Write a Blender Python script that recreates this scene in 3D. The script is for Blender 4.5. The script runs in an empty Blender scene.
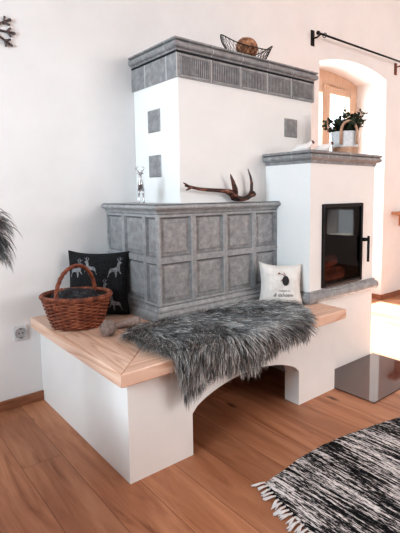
import bpy, bmesh, math, random
from mathutils import Vector, Matrix, noise
random.seed(7)
PI = math.pi
C = bpy.context.scene.collection

# ------------------------------------------------------------------ materials
def new_mat(name):
    m = bpy.data.materials.new(name); m.use_nodes = True
    nt = m.node_tree; b = nt.nodes['Principled BSDF']
    return m, nt, b
def N(nt, t, **kw):
    n = nt.nodes.new(t)
    for k, v in kw.items():
        if k in n.inputs: n.inputs[k].default_value = v
        else: setattr(n, k, v)
    return n
def ramp(nt, stops, interp='LINEAR'):
    r = nt.nodes.new('ShaderNodeValToRGB'); cr = r.color_ramp; cr.interpolation = interp
    while len(cr.elements) < len(stops): cr.elements.new(0.5)
    for e, (p, c) in zip(cr.elements, stops):
        e.position = p; e.color = (*c, 1) if len(c) == 3 else c
    return r
def coords(nt, scale=(1,1,1), rot=(0,0,0), loc=(0,0,0), kind='Object'):
    tc = nt.nodes.new('ShaderNodeTexCoord'); mp = nt.nodes.new('ShaderNodeMapping')
    mp.inputs['Scale'].default_value = scale; mp.inputs['Rotation'].default_value = rot; mp.inputs['Location'].default_value = loc
    nt.links.new(tc.outputs[kind], mp.inputs['Vector']); return mp.outputs['Vector']
def bump(nt, b, h, strength=.3, dist=.01):
    n = N(nt, 'ShaderNodeBump', Strength=strength, Distance=dist)
    nt.links.new(h, n.inputs['Height']); nt.links.new(n.outputs['Normal'], b.inputs['Normal'])
def simple(name, col, rough=.6, metal=0, spec=.5):
    m, nt, b = new_mat(name)
    b.inputs['Base Color'].default_value = (*col, 1); b.inputs['Roughness'].default_value = rough
    b.inputs['Metallic'].default_value = metal; b.inputs['Specular IOR Level'].default_value = spec
    return m
def noisy(name, stops, scale=8, detail=5, rough=.7, bs=.2, bd=.005, stretch=(1,1,1), metal=0, spec=.5, nrough=.6):
    m, nt, b = new_mat(name)
    v = coords(nt, stretch)
    n = N(nt, 'ShaderNodeTexNoise', Scale=scale, Detail=detail, Roughness=nrough); nt.links.new(v, n.inputs['Vector'])
    r = ramp(nt, stops); nt.links.new(n.outputs['Fac'], r.inputs['Fac']); nt.links.new(r.outputs['Color'], b.inputs['Base Color'])
    b.inputs['Roughness'].default_value = rough; b.inputs['Metallic'].default_value = metal; b.inputs['Specular IOR Level'].default_value = spec
    if bs: bump(nt, b, n.outputs['Fac'], bs, bd)
    return m

M = {}
M['plaster'] = noisy('wall_plaster', [(.3,(.79,.765,.755)),(.7,(.84,.815,.805))], 3.5, 6, .9, .25, .006, spec=.15)
M['stove_white'] = noisy('stove_lime_plaster', [(.3,(.83,.815,.80)),(.7,(.87,.855,.84))], 5, 5, .85, .2, .004, spec=.2)
M['ceiling'] = simple('ceiling_paint', (.85,.83,.81), .9)
M['tile'] = noisy('grey_glazed_tile', [(.25,(.18,.18,.185)),(.5,(.30,.30,.305)),(.75,(.46,.46,.465))], 26, 8, .42, .35, .004, nrough=.72)
M['tile_dark'] = noisy('grey_glazed_tile_moulding', [(.25,(.16,.158,.162)),(.5,(.27,.265,.27)),(.75,(.41,.405,.41))], 22, 8, .4, .3, .004, nrough=.7)
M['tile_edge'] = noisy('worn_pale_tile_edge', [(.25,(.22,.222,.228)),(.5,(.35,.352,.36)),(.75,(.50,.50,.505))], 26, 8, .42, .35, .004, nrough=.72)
M['tile_recess_shade'] = noisy('painted_recess_shade', [(.25,(.12,.122,.126)),(.75,(.30,.30,.305))], 26, 8, .5, .35, .004, nrough=.7)  # recess shade painted into the colour to deepen the tile relief
M['joint'] = simple('pale_tile_joint', (.55,.555,.56), .8)
M['black_metal'] = simple('black_metal', (.012,.012,.013), .4, .6)
M['rust_metal'] = noisy('rusty_iron', [(.3,(.05,.015,.01)),(.7,(.25,.07,.035))], 30, 4, .6, .1, .002)
M['chrome'] = simple('polished_silver', (.42,.42,.43), .22, 1)
M['plastic'] = simple('white_plastic', (.70,.69,.69), .4)
M['socket_dark'] = simple('socket_hole', (.05,.05,.05), .5)
M['base_wood'] = noisy('baseboard_oak', [(.3,(.22,.085,.045)),(.7,(.36,.16,.09))], 12, 5, .45, .1, .002, (1,8,8))
M['frame_wood'] = noisy('window_frame_wood', [(.3,(.55,.36,.25)),(.7,(.68,.47,.34))], 9, 5, .5, .1, .002, (6,6,.7))
M['dark_pillow'] = noisy('charcoal_wool_fabric', [(.35,(.005,.005,.006)),(.65,(.018,.018,.021))], 90, 3, .95, .3, .002)
M['print_grey'] = noisy('pale_grey_print', [(.3,(.12,.12,.13)),(.7,(.30,.30,.31))], 60, 3, .9, 0)
M['cream'] = noisy('cream_linen', [(.3,(.68,.64,.60)),(.7,(.84,.80,.76))], 14, 5, .9, .35, .006)
M['ink'] = simple('dark_grey_ink', (.16,.15,.15), .8)
M['ornament'] = noisy('dark_felt', [(.3,(.02,.018,.02)),(.7,(.06,.055,.055))], 60, 3, .9, .2)
M['cord'] = simple('brown_cord', (.28,.09,.05), .8)
M['yarn'] = noisy('beige_yarn', [(.3,(.22,.165,.15)),(.7,(.42,.33,.30))], 60, 3, .95, .3, .003)
M['hollow_shade'] = simple('cone_inside', (.04,.03,.03), .9)
M['wicker'] = noisy('brown_wicker', [(.25,(.07,.018,.010)),(.5,(.25,.075,.038)),(.75,(.46,.17,.09))], 24, 5, .5, .2, .002)
M['wicker_pale'] = noisy('pale_wicker', [(.3,(.40,.22,.14)),(.7,(.62,.40,.28))], 40, 4, .7, .2, .002)
M['throw'] = noisy('dark_knit', [(.3,(.006,.006,.007)),(.55,(.03,.03,.033)),(.78,(.22,.22,.23))], 38, 6, .95, .6, .006)
M['antler'] = noisy('dark_antler', [(.3,(.010,.006,.006)),(.5,(.045,.016,.010)),(.62,(.20,.07,.04)),(.75,(.60,.34,.22))], 16, 6, .4, .4, .004, (1,3,3))
M['bread'] = noisy('brown_woven_ball', [(.3,(.10,.04,.02)),(.5,(.33,.15,.08)),(.75,(.62,.36,.22))], 45, 4, .7, .5, .005)
M['leaf'] = noisy('dark_green_leaf', [(.3,(.008,.016,.008)),(.7,(.035,.06,.03))], 20, 3, .6, 0)
M['stem'] = simple('plant_stem', (.05,.045,.02), .7)
M['soil'] = simple('potting_soil', (.02,.012,.008), .95)
M['pot_white'] = noisy('white_woven_pot', [(.3,(.62,.62,.63)),(.7,(.78,.78,.79))], 50, 3, .7, .2, .002)
M['birdwhite'] = simple('white_ceramic', (.80,.76,.74), .3)
M['beak'] = simple('dark_red_bead', (.08,.015,.012), .3)
M['red_wood'] = noisy('red_brown_wood', [(.3,(.30,.09,.05)),(.7,(.45,.16,.09))], 14, 4, .5, .1, .002)
M['log0'] = noisy('charred_log', [(.3,(.05,.015,.01)),(.7,(.42,.12,.06))], 20, 5, .8, .3, .006)
def self_lit_log():
    m,nt,b=new_mat('log_with_added_glow'); v=coords(nt); n=N(nt,'ShaderNodeTexNoise',Scale=24,Detail=5); nt.links.new(v,n.inputs['Vector'])
    r=ramp(nt,[(.35,(.02,.008,.006)),(.75,(.5,.13,.07))]); nt.links.new(n.outputs['Fac'],r.inputs['Fac']); nt.links.new(r.outputs['Color'],b.inputs['Base Color']); nt.links.new(r.outputs['Color'],b.inputs['Emission Color']); b.inputs['Emission Strength'].default_value=2.2; return m  # emission added, since unlit logs vanish in the dark chamber
M['log']=self_lit_log()
M['soot'] = simple('sooty_firebrick', (.008,.007,.007), .95, 0, .1)
M['shelf_wood'] = noisy('shelf_wood', [(.3,(.42,.20,.12)),(.7,(.60,.33,.21))], 12, 4, .5, .1, .002, (1,6,6))
M['snow'] = simple('brown_metal_ornament', (.13,.10,.10), .5, .2)
M['fringe'] = simple('white_cotton_fringe', (.72,.68,.67), .95)

def add_joints(m, w, x0, y0, zs):
    """thin paler mortar lines on moulding tiles, in object space"""
# bench wood
def wood_bench():
    m, nt, b = new_mat('pine_bench_wood')
    v = coords(nt, (1,1,1))
    at = N(nt, 'ShaderNodeAttribute', attribute_name='grain')   # per-vertex grain axis
    sep = N(nt, 'ShaderNodeSeparateXYZ'); nt.links.new(v, sep.inputs[0])
    a = N(nt, 'ShaderNodeCombineXYZ'); nt.links.new(sep.outputs[0], a.inputs[0]); nt.links.new(sep.outputs[1], a.inputs[1])
    # along-y plank
    mp1 = N(nt, 'ShaderNodeMapping'); mp1.inputs['Scale'].default_value = (11,.6,3); nt.links.new(v, mp1.inputs[0])
    mp2 = N(nt, 'ShaderNodeMapping'); mp2.inputs['Scale'].default_value = (.6,11,3); nt.links.new(v, mp2.inputs[0])
    mx = N(nt, 'ShaderNodeMix', data_type='VECTOR')
    nt.links.new(at.outputs['Fac'], mx.inputs['Factor']); nt.links.new(mp1.outputs[0], mx.inputs['A']); nt.links.new(mp2.outputs[0], mx.inputs['B'])
    vec = mx.outputs[1]
    for o in mx.outputs:
        if o.type == 'VECTOR': vec = o
    for i in mx.inputs:
        if i.type == 'VECTOR' and i.name == 'A' and not i.is_linked: nt.links.new(mp1.outputs[0], i)
        if i.type == 'VECTOR' and i.name == 'B' and not i.is_linked: nt.links.new(mp2.outputs[0], i)
    n = N(nt, 'ShaderNodeTexNoise', Scale=1.2, Detail=3, Roughness=.5, Distortion=.35); nt.links.new(vec, n.inputs['Vector'])
    mul = N(nt, 'ShaderNodeMath', operation='MULTIPLY'); mul.inputs[1].default_value = 9; nt.links.new(n.outputs['Fac'], mul.inputs[0])
    fr = N(nt, 'ShaderNodeMath', operation='FRACT'); nt.links.new(mul.outputs[0], fr.inputs[0])
    r = ramp(nt, [(0,(.76,.50,.38)),(.55,(.86,.61,.48)),(.85,(.64,.37,.25)),(1,(.76,.50,.38))]); nt.links.new(fr.outputs[0], r.inputs['Fac'])
    vo = N(nt, 'ShaderNodeTexVoronoi', Scale=4.2); nt.links.new(v, vo.inputs['Vector'])
    kr = ramp(nt, [(0,(0,0,0)),(.045,(0,0,0)),(.09,(1,1,1))]); nt.links.new(vo.outputs['Distance'], kr.inputs['Fac'])
    mc = N(nt, 'ShaderNodeMix', data_type='RGBA'); nt.links.new(kr.outputs['Color'], mc.inputs['Factor'])
    mc.inputs[6].default_value = (.10,.03,.02,1); nt.links.new(r.outputs['Color'], mc.inputs[7])
    nt.links.new(mc.outputs[2], b.inputs['Base Color']); b.inputs['Roughness'].default_value = .42
    return m
M['bench_wood'] = wood_bench()

def wood_floor():
    m, nt, b = new_mat('oak_plank_floor')
    v = coords(nt, (1,1,1), (0,0,PI/2))
    br = N(nt, 'ShaderNodeTexBrick', Scale=1.0); br.offset = .37
    br.inputs['Brick Width'].default_value = 1.9; br.inputs['Row Height'].default_value = .165
    br.inputs['Mortar Size'].default_value = .0012; br.inputs['Mortar Smooth'].default_value = .2; br.inputs['Bias'].default_value = 0
    br.inputs['Color1'].default_value = (0,0,0,1); br.inputs['Color2'].default_value = (1,1,1,1); br.inputs['Mortar'].default_value = (.5,.5,.5,1)
    nt.links.new(v, br.inputs['Vector'])
    # per-plank offset of the grain
    off = N(nt, 'ShaderNodeVectorMath', operation='SCALE'); off.inputs['Scale'].default_value = 7.0; nt.links.new(br.outputs['Color'], off.inputs[0])
    ad = N(nt, 'ShaderNodeVectorMath', operation='ADD'); nt.links.new(v, ad.inputs[0]); nt.links.new(off.outputs[0], ad.inputs[1])
    mp = N(nt, 'ShaderNodeMapping'); mp.inputs['Scale'].default_value = (1.3,11,1); nt.links.new(ad.outputs[0], mp.inputs[0])
    n = N(nt, 'ShaderNodeTexNoise', Scale=1.2, Detail=6, Roughness=.62, Distortion=1.1); nt.links.new(mp.outputs[0], n.inputs['Vector'])
    r = ramp(nt, [(.22,(.18,.060,.028)),(.40,(.37,.160,.085)),(.6,(.48,.230,.130)),(.82,(.58,.31,.19))]); nt.links.new(n.outputs['Fac'], r.inputs['Fac'])
    # plank tint
    tr = ramp(nt, [(0,(.80,.77,.75)),(1,(1.14,1.13,1.12))]); nt.links.new(br.outputs['Color'], tr.inputs['Fac'])
    mu = N(nt, 'ShaderNodeMix', data_type='RGBA', blend_type='MULTIPLY'); mu.inputs['Factor'].default_value = 1
    nt.links.new(r.outputs['Color'], mu.inputs[6]); nt.links.new(tr.outputs['Color'], mu.inputs[7])
    # knots
    mp2 = N(nt, 'ShaderNodeMapping'); mp2.inputs['Scale'].default_value = (1.1,3.2,1); nt.links.new(ad.outputs[0], mp2.inputs[0])
    vo = N(nt, 'ShaderNodeTexVoronoi', Scale=1.7); nt.links.new(mp2.outputs[0], vo.inputs['Vector'])
    kr = ramp(nt, [(0,(0,0,0)),(.03,(.1,.1,.1)),(.10,(1,1,1))]); nt.links.new(vo.outputs['Distance'], kr.inputs['Fac'])
    mc = N(nt, 'ShaderNodeMix', data_type='RGBA'); nt.links.new(kr.outputs['Color'], mc.inputs['Factor'])
    mc.inputs[6].default_value = (.05,.014,.008,1); nt.links.new(mu.outputs[2], mc.inputs[7])
    # seams
    ms = N(nt, 'ShaderNodeMix', data_type='RGBA'); nt.links.new(br.outputs['Fac'], ms.inputs['Factor'])
    nt.links.new(mc.outputs[2], ms.inputs[6]); ms.inputs[7].default_value = (.16,.06,.03,1)
    nt.links.new(ms.outputs[2], b.inputs['Base Color'])
    b.inputs['Roughness'].default_value = .42; b.inputs['Specular IOR Level'].default_value = .35
    bump(nt, b, n.outputs['Fac'], .06, .003)
    return m
M['floor'] = wood_floor()

def rug_mat():
    m, nt, b = new_mat('black_white_rag_weave')
    v = coords(nt, (58,3.6,1))
    n = N(nt, 'ShaderNodeTexNoise', Scale=1.6, Detail=6, Roughness=.75, Distortion=.25); nt.links.new(v, n.inputs['Vector'])
    v2 = coords(nt, (9,1.2,1)); n2 = N(nt, 'ShaderNodeTexNoise', Scale=1.0, Detail=3); nt.links.new(v2, n2.inputs['Vector'])
    v3 = coords(nt, (260,45,1)); n3 = N(nt, 'ShaderNodeTexNoise', Scale=1.0, Detail=2); nt.links.new(v3, n3.inputs['Vector'])
    a = N(nt, 'ShaderNodeMath', operation='MULTIPLY_ADD'); a.inputs[1].default_value = .42; nt.links.new(n2.outputs['Fac'], a.inputs[0]); nt.links.new(n.outputs['Fac'], a.inputs[2])
    a2 = N(nt, 'ShaderNodeMath', operation='MULTIPLY_ADD'); a2.inputs[1].default_value = .42; nt.links.new(n3.outputs['Fac'], a2.inputs[0]); nt.links.new(a.outputs[0], a2.inputs[2])
    r = ramp(nt, [(.0,(0,0,0)),(.82,(.010,.010,.012)),(.875,(.05,.048,.048)),(.905,(.30,.28,.28)),(.96,(.78,.74,.73))])
    sc = N(nt, 'ShaderNodeMath', operation='MULTIPLY_ADD'); sc.inputs[1].default_value = 1.0; sc.inputs[2].default_value = -.055; nt.links.new(a2.outputs[0], sc.inputs[0])
    nt.links.new(sc.outputs[0], r.inputs['Fac']); nt.links.new(r.outputs['Color'], b.inputs['Base Color'])
    b.inputs['Roughness'].default_value = .95; b.inputs['Specular IOR Level'].default_value = .1
    bump(nt, b, a2.outputs[0], .6, .006)
    return m
M['rug'] = rug_mat()

def fur_mat(name, dark, light):
    m, nt, b = new_mat(name)
    at = N(nt, 'ShaderNodeAttribute', attribute_name='tone')
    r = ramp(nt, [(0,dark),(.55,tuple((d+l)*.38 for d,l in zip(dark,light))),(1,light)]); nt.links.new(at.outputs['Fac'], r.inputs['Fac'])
    nt.links.new(r.outputs['Color'], b.inputs['Base Color'])
    b.inputs['Roughness'].default_value = .65; b.inputs['Specular IOR Level'].default_value = .3
    return m
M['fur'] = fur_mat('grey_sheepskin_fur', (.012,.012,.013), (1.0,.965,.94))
M['fur_pale'] = fur_mat('pale_grey_fur', (.05,.05,.052), (.95,.95,.95))

def glass_mat(name, tint=(1,1,1), refl=.06):
    m = bpy.data.materials.new(name); m.use_nodes = True; nt = m.node_tree; nt.nodes.clear()
    o = nt.nodes.new('ShaderNodeOutputMaterial'); t = N(nt, 'ShaderNodeBsdfTransparent'); t.inputs[0].default_value = (*tint, 1)
    g = N(nt, 'ShaderNodeBsdfGlossy'); g.inputs['Roughness'].default_value = .02
    mx = N(nt, 'ShaderNodeMixShader'); mx.inputs[0].default_value = refl; nt.links.new(t.outputs[0], mx.inputs[1]); nt.links.new(g.outputs[0], mx.inputs[2])
    nt.links.new(mx.outputs[0], o.inputs[0]); return m
M['glass'] = glass_mat('window_glass')
M['door_glass'] = glass_mat('stove_glass', (.30,.28,.28), .038)
M['plate'] = noisy('dark_glossy_hearth_plate', [(.3,(.050,.026,.025)),(.7,(.080,.045,.043))], 6, 3, .05, 0, spec=1.0)

# ------------------------------------------------------------------ mesh helpers
class MB:
    def __init__(s): s.v=[]; s.f=[]; s.attr=[]
    def add(s, vs, fs):
        k=len(s.v); s.v += [tuple(v) for v in vs]; s.f += [tuple(i+k for i in f) for f in fs]
    def box(s, x0,x1,y0,y1,z0,z1):
        s.add([(x0,y0,z0),(x1,y0,z0),(x1,y1,z0),(x0,y1,z0),(x0,y0,z1),(x1,y0,z1),(x1,y1,z1),(x0,y1,z1)],
              [(0,3,2,1),(4,5,6,7),(0,1,5,4),(1,2,6,5),(2,3,7,6),(3,0,4,7)])
    def quad(s, *p): s.add(p, [tuple(range(len(p)))])
    def tube(s, pts, rad, n=8, cap=True):
        pts=[Vector(p) for p in pts]; m=len(pts)
        if not hasattr(rad,'__len__'): rad=[rad]*m
        up=None; vs=[]; fs=[]
        for i in range(m):
            t=(pts[min(i+1,m-1)]-pts[max(i-1,0)]).normalized()
            if up is None:
                up = Vector((0,0,1)) if abs(t.z)<.9 else Vector((1,0,0))
            a=(up-t*up.dot(t)).normalized(); b=t.cross(a); up=a
            for k in range(n):
                w=2*PI*k/n; vs.append(pts[i]+(a*math.cos(w)+b*math.sin(w))*rad[i])
        for i in range(m-1):
            for k in range(n):
                fs.append((i*n+k,i*n+(k+1)%n,(i+1)*n+(k+1)%n,(i+1)*n+k))
        if cap: fs += [tuple(range(n))[::-1], tuple(range((m-1)*n,m*n))]
        s.add(vs,fs)
    def lathe(s, prof, c=(0,0,0), n=32, sx=1, sy=1):
        vs=[];m=len(prof)
        for r,z in prof:
            for k in range(n):
                w=2*PI*k/n; vs.append((c[0]+sx*r*math.cos(w), c[1]+sy*r*math.sin(w), c[2]+z))
        fs=[(i*n+k,i*n+(k+1)%n,(i+1)*n+(k+1)%n,(i+1)*n+k) for i in range(m-1) for k in range(n)]
        s.add(vs,fs)
    def ball(s, c, r, n=16, m=10, sc=(1,1,1), f=None):
        vs=[];fs=[]
        for i in range(m+1):
            th=PI*i/m
            for k in range(n):
                w=2*PI*k/n; d=Vector((math.sin(th)*math.cos(w),math.sin(th)*math.sin(w),math.cos(th)))
                q=r*(f(d) if f else 1)
                vs.append((c[0]+d.x*q*sc[0],c[1]+d.y*q*sc[1],c[2]+d.z*q*sc[2]))
        fs=[(i*n+k,(i+1)*n+k,(i+1)*n+(k+1)%n,i*n+(k+1)%n) for i in range(m) for k in range(n)]
        s.add(vs,fs)
    def sweep_rect(s, x0,x1,yf,yb,prof, cap_top=True):
        """moulding round a block standing against the back wall: profile of (outward, z)"""
        vs=[]
        for o,z in prof:
            vs += [(x0-o,yb,z),(x0-o,yf-o,z),(x1+o,yf-o,z),(x1+o,yb,z)]
        fs=[]
        for i in range(len(prof)-1):
            for k in range(3): fs.append((i*4+k,i*4+k+1,(i+1)*4+k+1,(i+1)*4+k))
        if cap_top:
            k=(len(prof)-1)*4; fs.append((k,k+1,k+2,k+3)); fs.append((3,2,1,0))
        s.add(vs,fs)
def link(name, mb, mat, root=None, parent=None, smooth=False, bevel=0, fix=True):
    me = bpy.data.meshes.new(name)
    if isinstance(mb, MB): me.from_pydata(mb.v, [], mb.f)
    if root is not None and root.get('_w', 0): me.transform(root.matrix_basis.inverted())
    if fix:
        bm = bmesh.new(); bm.from_mesh(me)
        bmesh.ops.remove_doubles(bm, verts=bm.verts, dist=1e-6)
        bmesh.ops.recalc_face_normals(bm, faces=bm.faces); bm.to_mesh(me); bm.free()
    if mat: me.materials.append(mat)
    if smooth: me.polygons.foreach_set('use_smooth', [True]*len(me.polygons))
    o = bpy.data.objects.new(name, me); C.objects.link(o)
    if parent is not None: o.parent = parent
    elif root is not None: o.parent = root
    if bevel:
        b = o.modifiers.new('bevel','BEVEL'); b.width = bevel; b.segments = 3; b.limit_method='ANGLE'; b.angle_limit=math.radians(40)
    return o
def merge(dst, src):
    """fold a surface detail into its part's mesh, keeping its own material slot"""
    off=len(dst.data.materials); bm=bmesh.new(); bm.from_mesh(dst.data); n0=len(bm.faces); bm.from_mesh(src.data); bm.faces.ensure_lookup_table()
    for f in bm.faces[n0:]: f.material_index += off
    bm.to_mesh(dst.data); bm.free()
    for m_ in src.data.materials: dst.data.materials.append(m_)
    bpy.data.objects.remove(src); return dst
def tag(o, label=None, cat=None, group=None, kind=None):
    if label: o['label']=label
    if cat: o['category']=cat
    if group: o['group']=group
    if kind: o['kind']=kind
    return o
def thing(name, label, cat, loc, rot=(0,0,0), group=None, world=False):
    o = bpy.data.objects.new(name, None); C.objects.link(o); o.empty_display_size=.05
    o.matrix_basis = Matrix.LocRotScale(Vector(loc), __import__('mathutils').Euler(rot), None)
    if world: o['_w']=1
    return tag(o,label,cat,group)
def solo(name, mb, mat, label, cat, loc, smooth=False, bevel=0, group=None, fix=True):
    """a thing that is one mesh, origin at its base"""
    if loc is not None:
        mb.v=[(a-loc[0],b-loc[1],c-loc[2]) for a,b,c in mb.v]
    o = link(name, mb, mat, smooth=smooth, bevel=bevel, fix=fix); 
    if loc is not None: o.location=loc
    return tag(o,label,cat,group)
def struct(name, mb, mat, **k):
    return tag(link(name, mb, mat, **k), kind='structure')

# ------------------------------------------------------------------ key dimensions (metres)
YW=2.511; CEIL=3.3; XR=6.0
XL=-1.6; YB=-3.2
NX0,NX1,NZS,NZT,ND=3.205,4.280,2.250,2.325,.42       # window niche
def arch_z(x, zs=NZS, zt=NZT, x0=NX0, x1=NX1):
    c=(x0+x1)/2; h=(x1-x0)/2; s=zt-zs; R=(h*h+s*s)/(2*s); return zt-R+math.sqrt(max(R*R-(x-c)**2,0))
# ------------------------------------------------------------------ room shell
w=MB()
w.quad((XL,YW,0),(NX0,YW,0),(NX0,YW,CEIL),(XL,YW,CEIL))
w.quad((NX1,YW,0),(XR,YW,0),(XR,YW,CEIL),(NX1,YW,CEIL))
K=28
for i in range(K):
    a=NX0+(NX1-NX0)*i/K; b=NX0+(NX1-NX0)*(i+1)/K; za,zb=arch_z(a),arch_z(b)
    w.quad((a,YW,za),(b,YW,zb),(b,YW,CEIL),(a,YW,CEIL))
    w.quad((a,YW,za),(a,YW+ND,za),(b,YW+ND,zb),(b,YW,zb))
w.quad((NX0,YW,0),(NX0,YW+ND,0),(NX0,YW+ND,NZS),(NX0,YW,NZS))
w.quad((NX1,YW,0),(NX1,YW,NZS),(NX1,YW+ND,NZS),(NX1,YW+ND,0))
struct('wall_back', w, M['plaster'])
w=MB()   # right wall with window opening
oy0,oy1,oz0,oz1=1.05,2.49,.90,1.755
w.box(XR,XR+.3,-.66,YW,0,oz0); w.box(XR,XR+.3,YB,-1.15,0,oz0); w.box(XR,XR+.3,-1.15,-.66,0,.46); w.box(XR,XR+.3,-1.15,-.66,.86,oz1); w.box(XR,XR+.3,YB,YW,oz1,CEIL); w.box(XR,XR+.3,-.66,oy0,oz0,oz1); w.box(XR,XR+.3,YB,-1.15,oz0,oz1); w.box(XR,XR+.3,oy1,YW,oz0,oz1)
struct('wall_right', w, M['plaster'])
w=MB(); w.quad((XL,YB,0),(XR,YB,0),(XR,YW+ND+.02,0),(XL,YW+ND+.02,0)); struct('floor', w, M['floor'])
w=MB(); w.box(XL,XR+.3,YB,YW+.4,CEIL,CEIL+.05); struct('ceiling', w, M['ceiling'])
w=MB(); w.box(XL-.1,XL,YB,YW,0,CEIL); struct('wall_left', w, M['plaster'])
w=MB(); w.box(XL,XR,YB-.1,YB,0,CEIL); struct('wall_front', w, M['plaster'])
w=MB(); w.box(XL,.786,YW-.016,YW-.0005,.001,.052); struct('baseboard_left', w, M['base_wood'], bevel=.002)
w=MB(); w.box(NX1,XR,YW-.016,YW-.0005,.001,.052); w.box(NX1-.016,NX1-.0005,YW,YW+ND-.08,.001,.052)
struct('baseboard_right', w, M['base_wood'], bevel=.002)
# right window (lets the sun in)
r=thing('window_2',None,None,(XR+.15,1.8,.9)); tag(r,kind='structure')
w=MB(); 
for a,b in ((oy0,oy0+.02),(oy1-.02,oy1)): w.box(-.03,.03,a-1.8,b-1.8,0,.85)
link('window_frame', w, M['frame_wood'], r)

# glazed double door in the niche
YF=YW+ND-.055
r=thing('window_1',None,None,((NX0+NX1)/2,YF,0),world=True); tag(r,kind='structure')
w=MB(); y0,y1=YF-.02,YF+.05
w.box(NX0-.01,NX0+.05,y0,y1,0,2.184); w.box(NX1-.05,NX1+.01,y0,y1,0,2.184)
for i in range(K):
    a=NX0+(NX1-NX0)*i/K; b=NX0+(NX1-NX0)*(i+1)/K; za,zb=arch_z(a),arch_z(b); q=2.185; za+=.012; zb+=.012
    w.add([(a,y0,q),(b,y0,q),(b,y0,zb),(a,y0,za),(a,y1,q),(b,y1,q),(b,y1,zb),(a,y1,za)],[(0,1,2,3),(4,7,6,5),(0,4,5,1)])
w.box(NX0,NX1,y0,y1,0,.03)
link('window_frame', w, M['frame_wood'], r)
xm=(NX0+NX1)/2
for s,(a,b) in enumerate(((NX0+.05,xm),(xm,NX1-.05))):
    w=MB(); y0,y1=YF-.035,YF+.03; la,lb=(.085,.055) if s==0 else (.055,.085)
    w.box(a,a+la,y0,y1,.03,2.19); w.box(b-lb,b,y0,y1,.03,2.19); w.box(a+la,b-lb,y0,y1,2.112,2.19); w.box(a+la,b-lb,y0,y1,.03,.32)
    w.box(a+la,b-lb,YF-.02,YF+.02,.95,.98)
    sa=link('sash', w, M['frame_wood'], r, bevel=.004)
    w=MB(); w.box(a+la,b-lb,YF-.004,YF+.004,.32,2.112); link('pane', w, M['glass'], r, parent=sa)
    if s==1:
        w=MB(); w.tube([(a+.03,y0,1.05),(a+.03,y0-.04,1.05)],.007); w.tube([(a+.03,y0-.04,1.055),(a+.03,y0-.04,.94)],.008)
        link('window_handle', w, M['chrome'], r, parent=sa, smooth=True)

# ------------------------------------------------------------------ masonry stove
st=thing('masonry_stove','tall white plastered masonry stove with grey tiles and a black glass fire door','stove',(1.95,2.1,0),world=True)
XHL,XHR,YHF=1.4095,2.5255,2.041
XFL,XFR,YFF=2.077,2.749,1.6823
XCL,XCR,YCF,ZC=1.2054,2.0767,1.9458,1.0526
ZT=.473
# chimney body (upper)
w=MB(); w.box(XHL,XHR,YHF,YW-.001,.01,1.94); link('chimney_body', w, M['stove_white'], st, bevel=.006)
# firebox body with door opening
DX0,DX1,DZ0,DZ1=2.187,2.607,.553,1.062
w=MB(); 
w.box(XFL,DX0,YFF,YW-.001,0,1.33); w.box(DX1,XFR,YFF,YW-.001,0,1.33); w.box(DX0,DX1,YFF,YW-.001,0,DZ0); w.box(DX0,DX1,YFF,YW-.001,DZ1,1.33); w.box(DX0,DX1,YFF+.30,YW-.001,DZ0,DZ1)
link('firebox_body', w, M['stove_white'], st)
# fire chamber lining
w=MB(); a,b,c,d=DX0+.002,DX1-.002,DZ0+.002,DZ1-.002; yf,yk=YFF+.02,YFF+.298
w.quad((a,yf,c),(a,yk,c),(a,yk,d),(a,yf,d)); w.quad((b,yf,c),(b,yk,c),(b,yk,d),(b,yf,d)); w.quad((a,yk,c),(b,yk,c),(b,yk,d),(a,yk,d))
w.quad((a,yf,c),(b,yf,c),(b,yk,c),(a,yk,c)); w.quad((a,yf,d),(b,yf,d),(b,yk,d),(a,yk,d))
link('firebox_lining', w, M['soot'], st)
# door
w=MB(); fw=.020
w.box(DX0,DX0+fw,YFF-.012,YFF+.02,DZ0,DZ1); w.box(DX1-fw,DX1,YFF-.012,YFF+.02,DZ0,DZ1)
w.box(DX0+fw,DX1-fw,YFF-.012,YFF+.02,DZ0,DZ0+.022); w.box(DX0+fw,DX1-fw,YFF-.012,YFF+.02,DZ1-fw,DZ1)
dr=link('fire_door', w, M['black_metal'], st, bevel=.002)
w=MB(); w.box(DX0+fw,DX1-fw,YFF-.004,YFF+.002,DZ0+.022,DZ1-fw); g=link('glass', w, M['door_glass'], st, parent=dr); g['label']='dark glass of the fire door'
w=MB(); w.box(DX0+.03,DX1-.03,YFF-.0155,YFF-.012,DZ0+.006,DZ0+.010); link('trim_strip', w, M['chrome'], st, parent=dr)
w=MB(); w.box(DX1-.012,DX1+.02,YFF-.035,YFF-.012,.812,.834); w.tube([(DX1+.008,YFF-.03,.823),(DX1+.020,YFF-.042,.823)],.010); w.tube([(DX1+.020,YFF-.042,.845),(DX1+.020,YFF-.042,.675)],.0085)
link('handle', w, M['black_metal'], st, parent=dr, smooth=True)
# ledge under the fire door
def roll(o0,o1,z0,z1,n=8):
    """half-round nosing from (o0,z0) bulging to o1 and back at z1"""
    out=[]
    for i in range(n+1):
        t=-PI/2+PI*i/n; out.append((o0+(o1-o0)*math.cos(t), (z0+z1)/2+(z1-z0)/2*math.sin(t)))
    return out
prof=[(0,.445),(.012,.449),(.012,.464)]+[(.014,.468)]+roll(.012,.032,.47,.532)+[(.012,.536),(.012,.545),(-.005,.547)]
# keep the ledge on the front, right and left sides of the firebox
w=MB(); w.sweep_rect(XFL,XFR,YFF,YCF-.02,[(o,max(z,.4745)) for o,z in prof]); link('ledge_moulding', w, M['tile'], st, smooth=False, bevel=.001)
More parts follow.
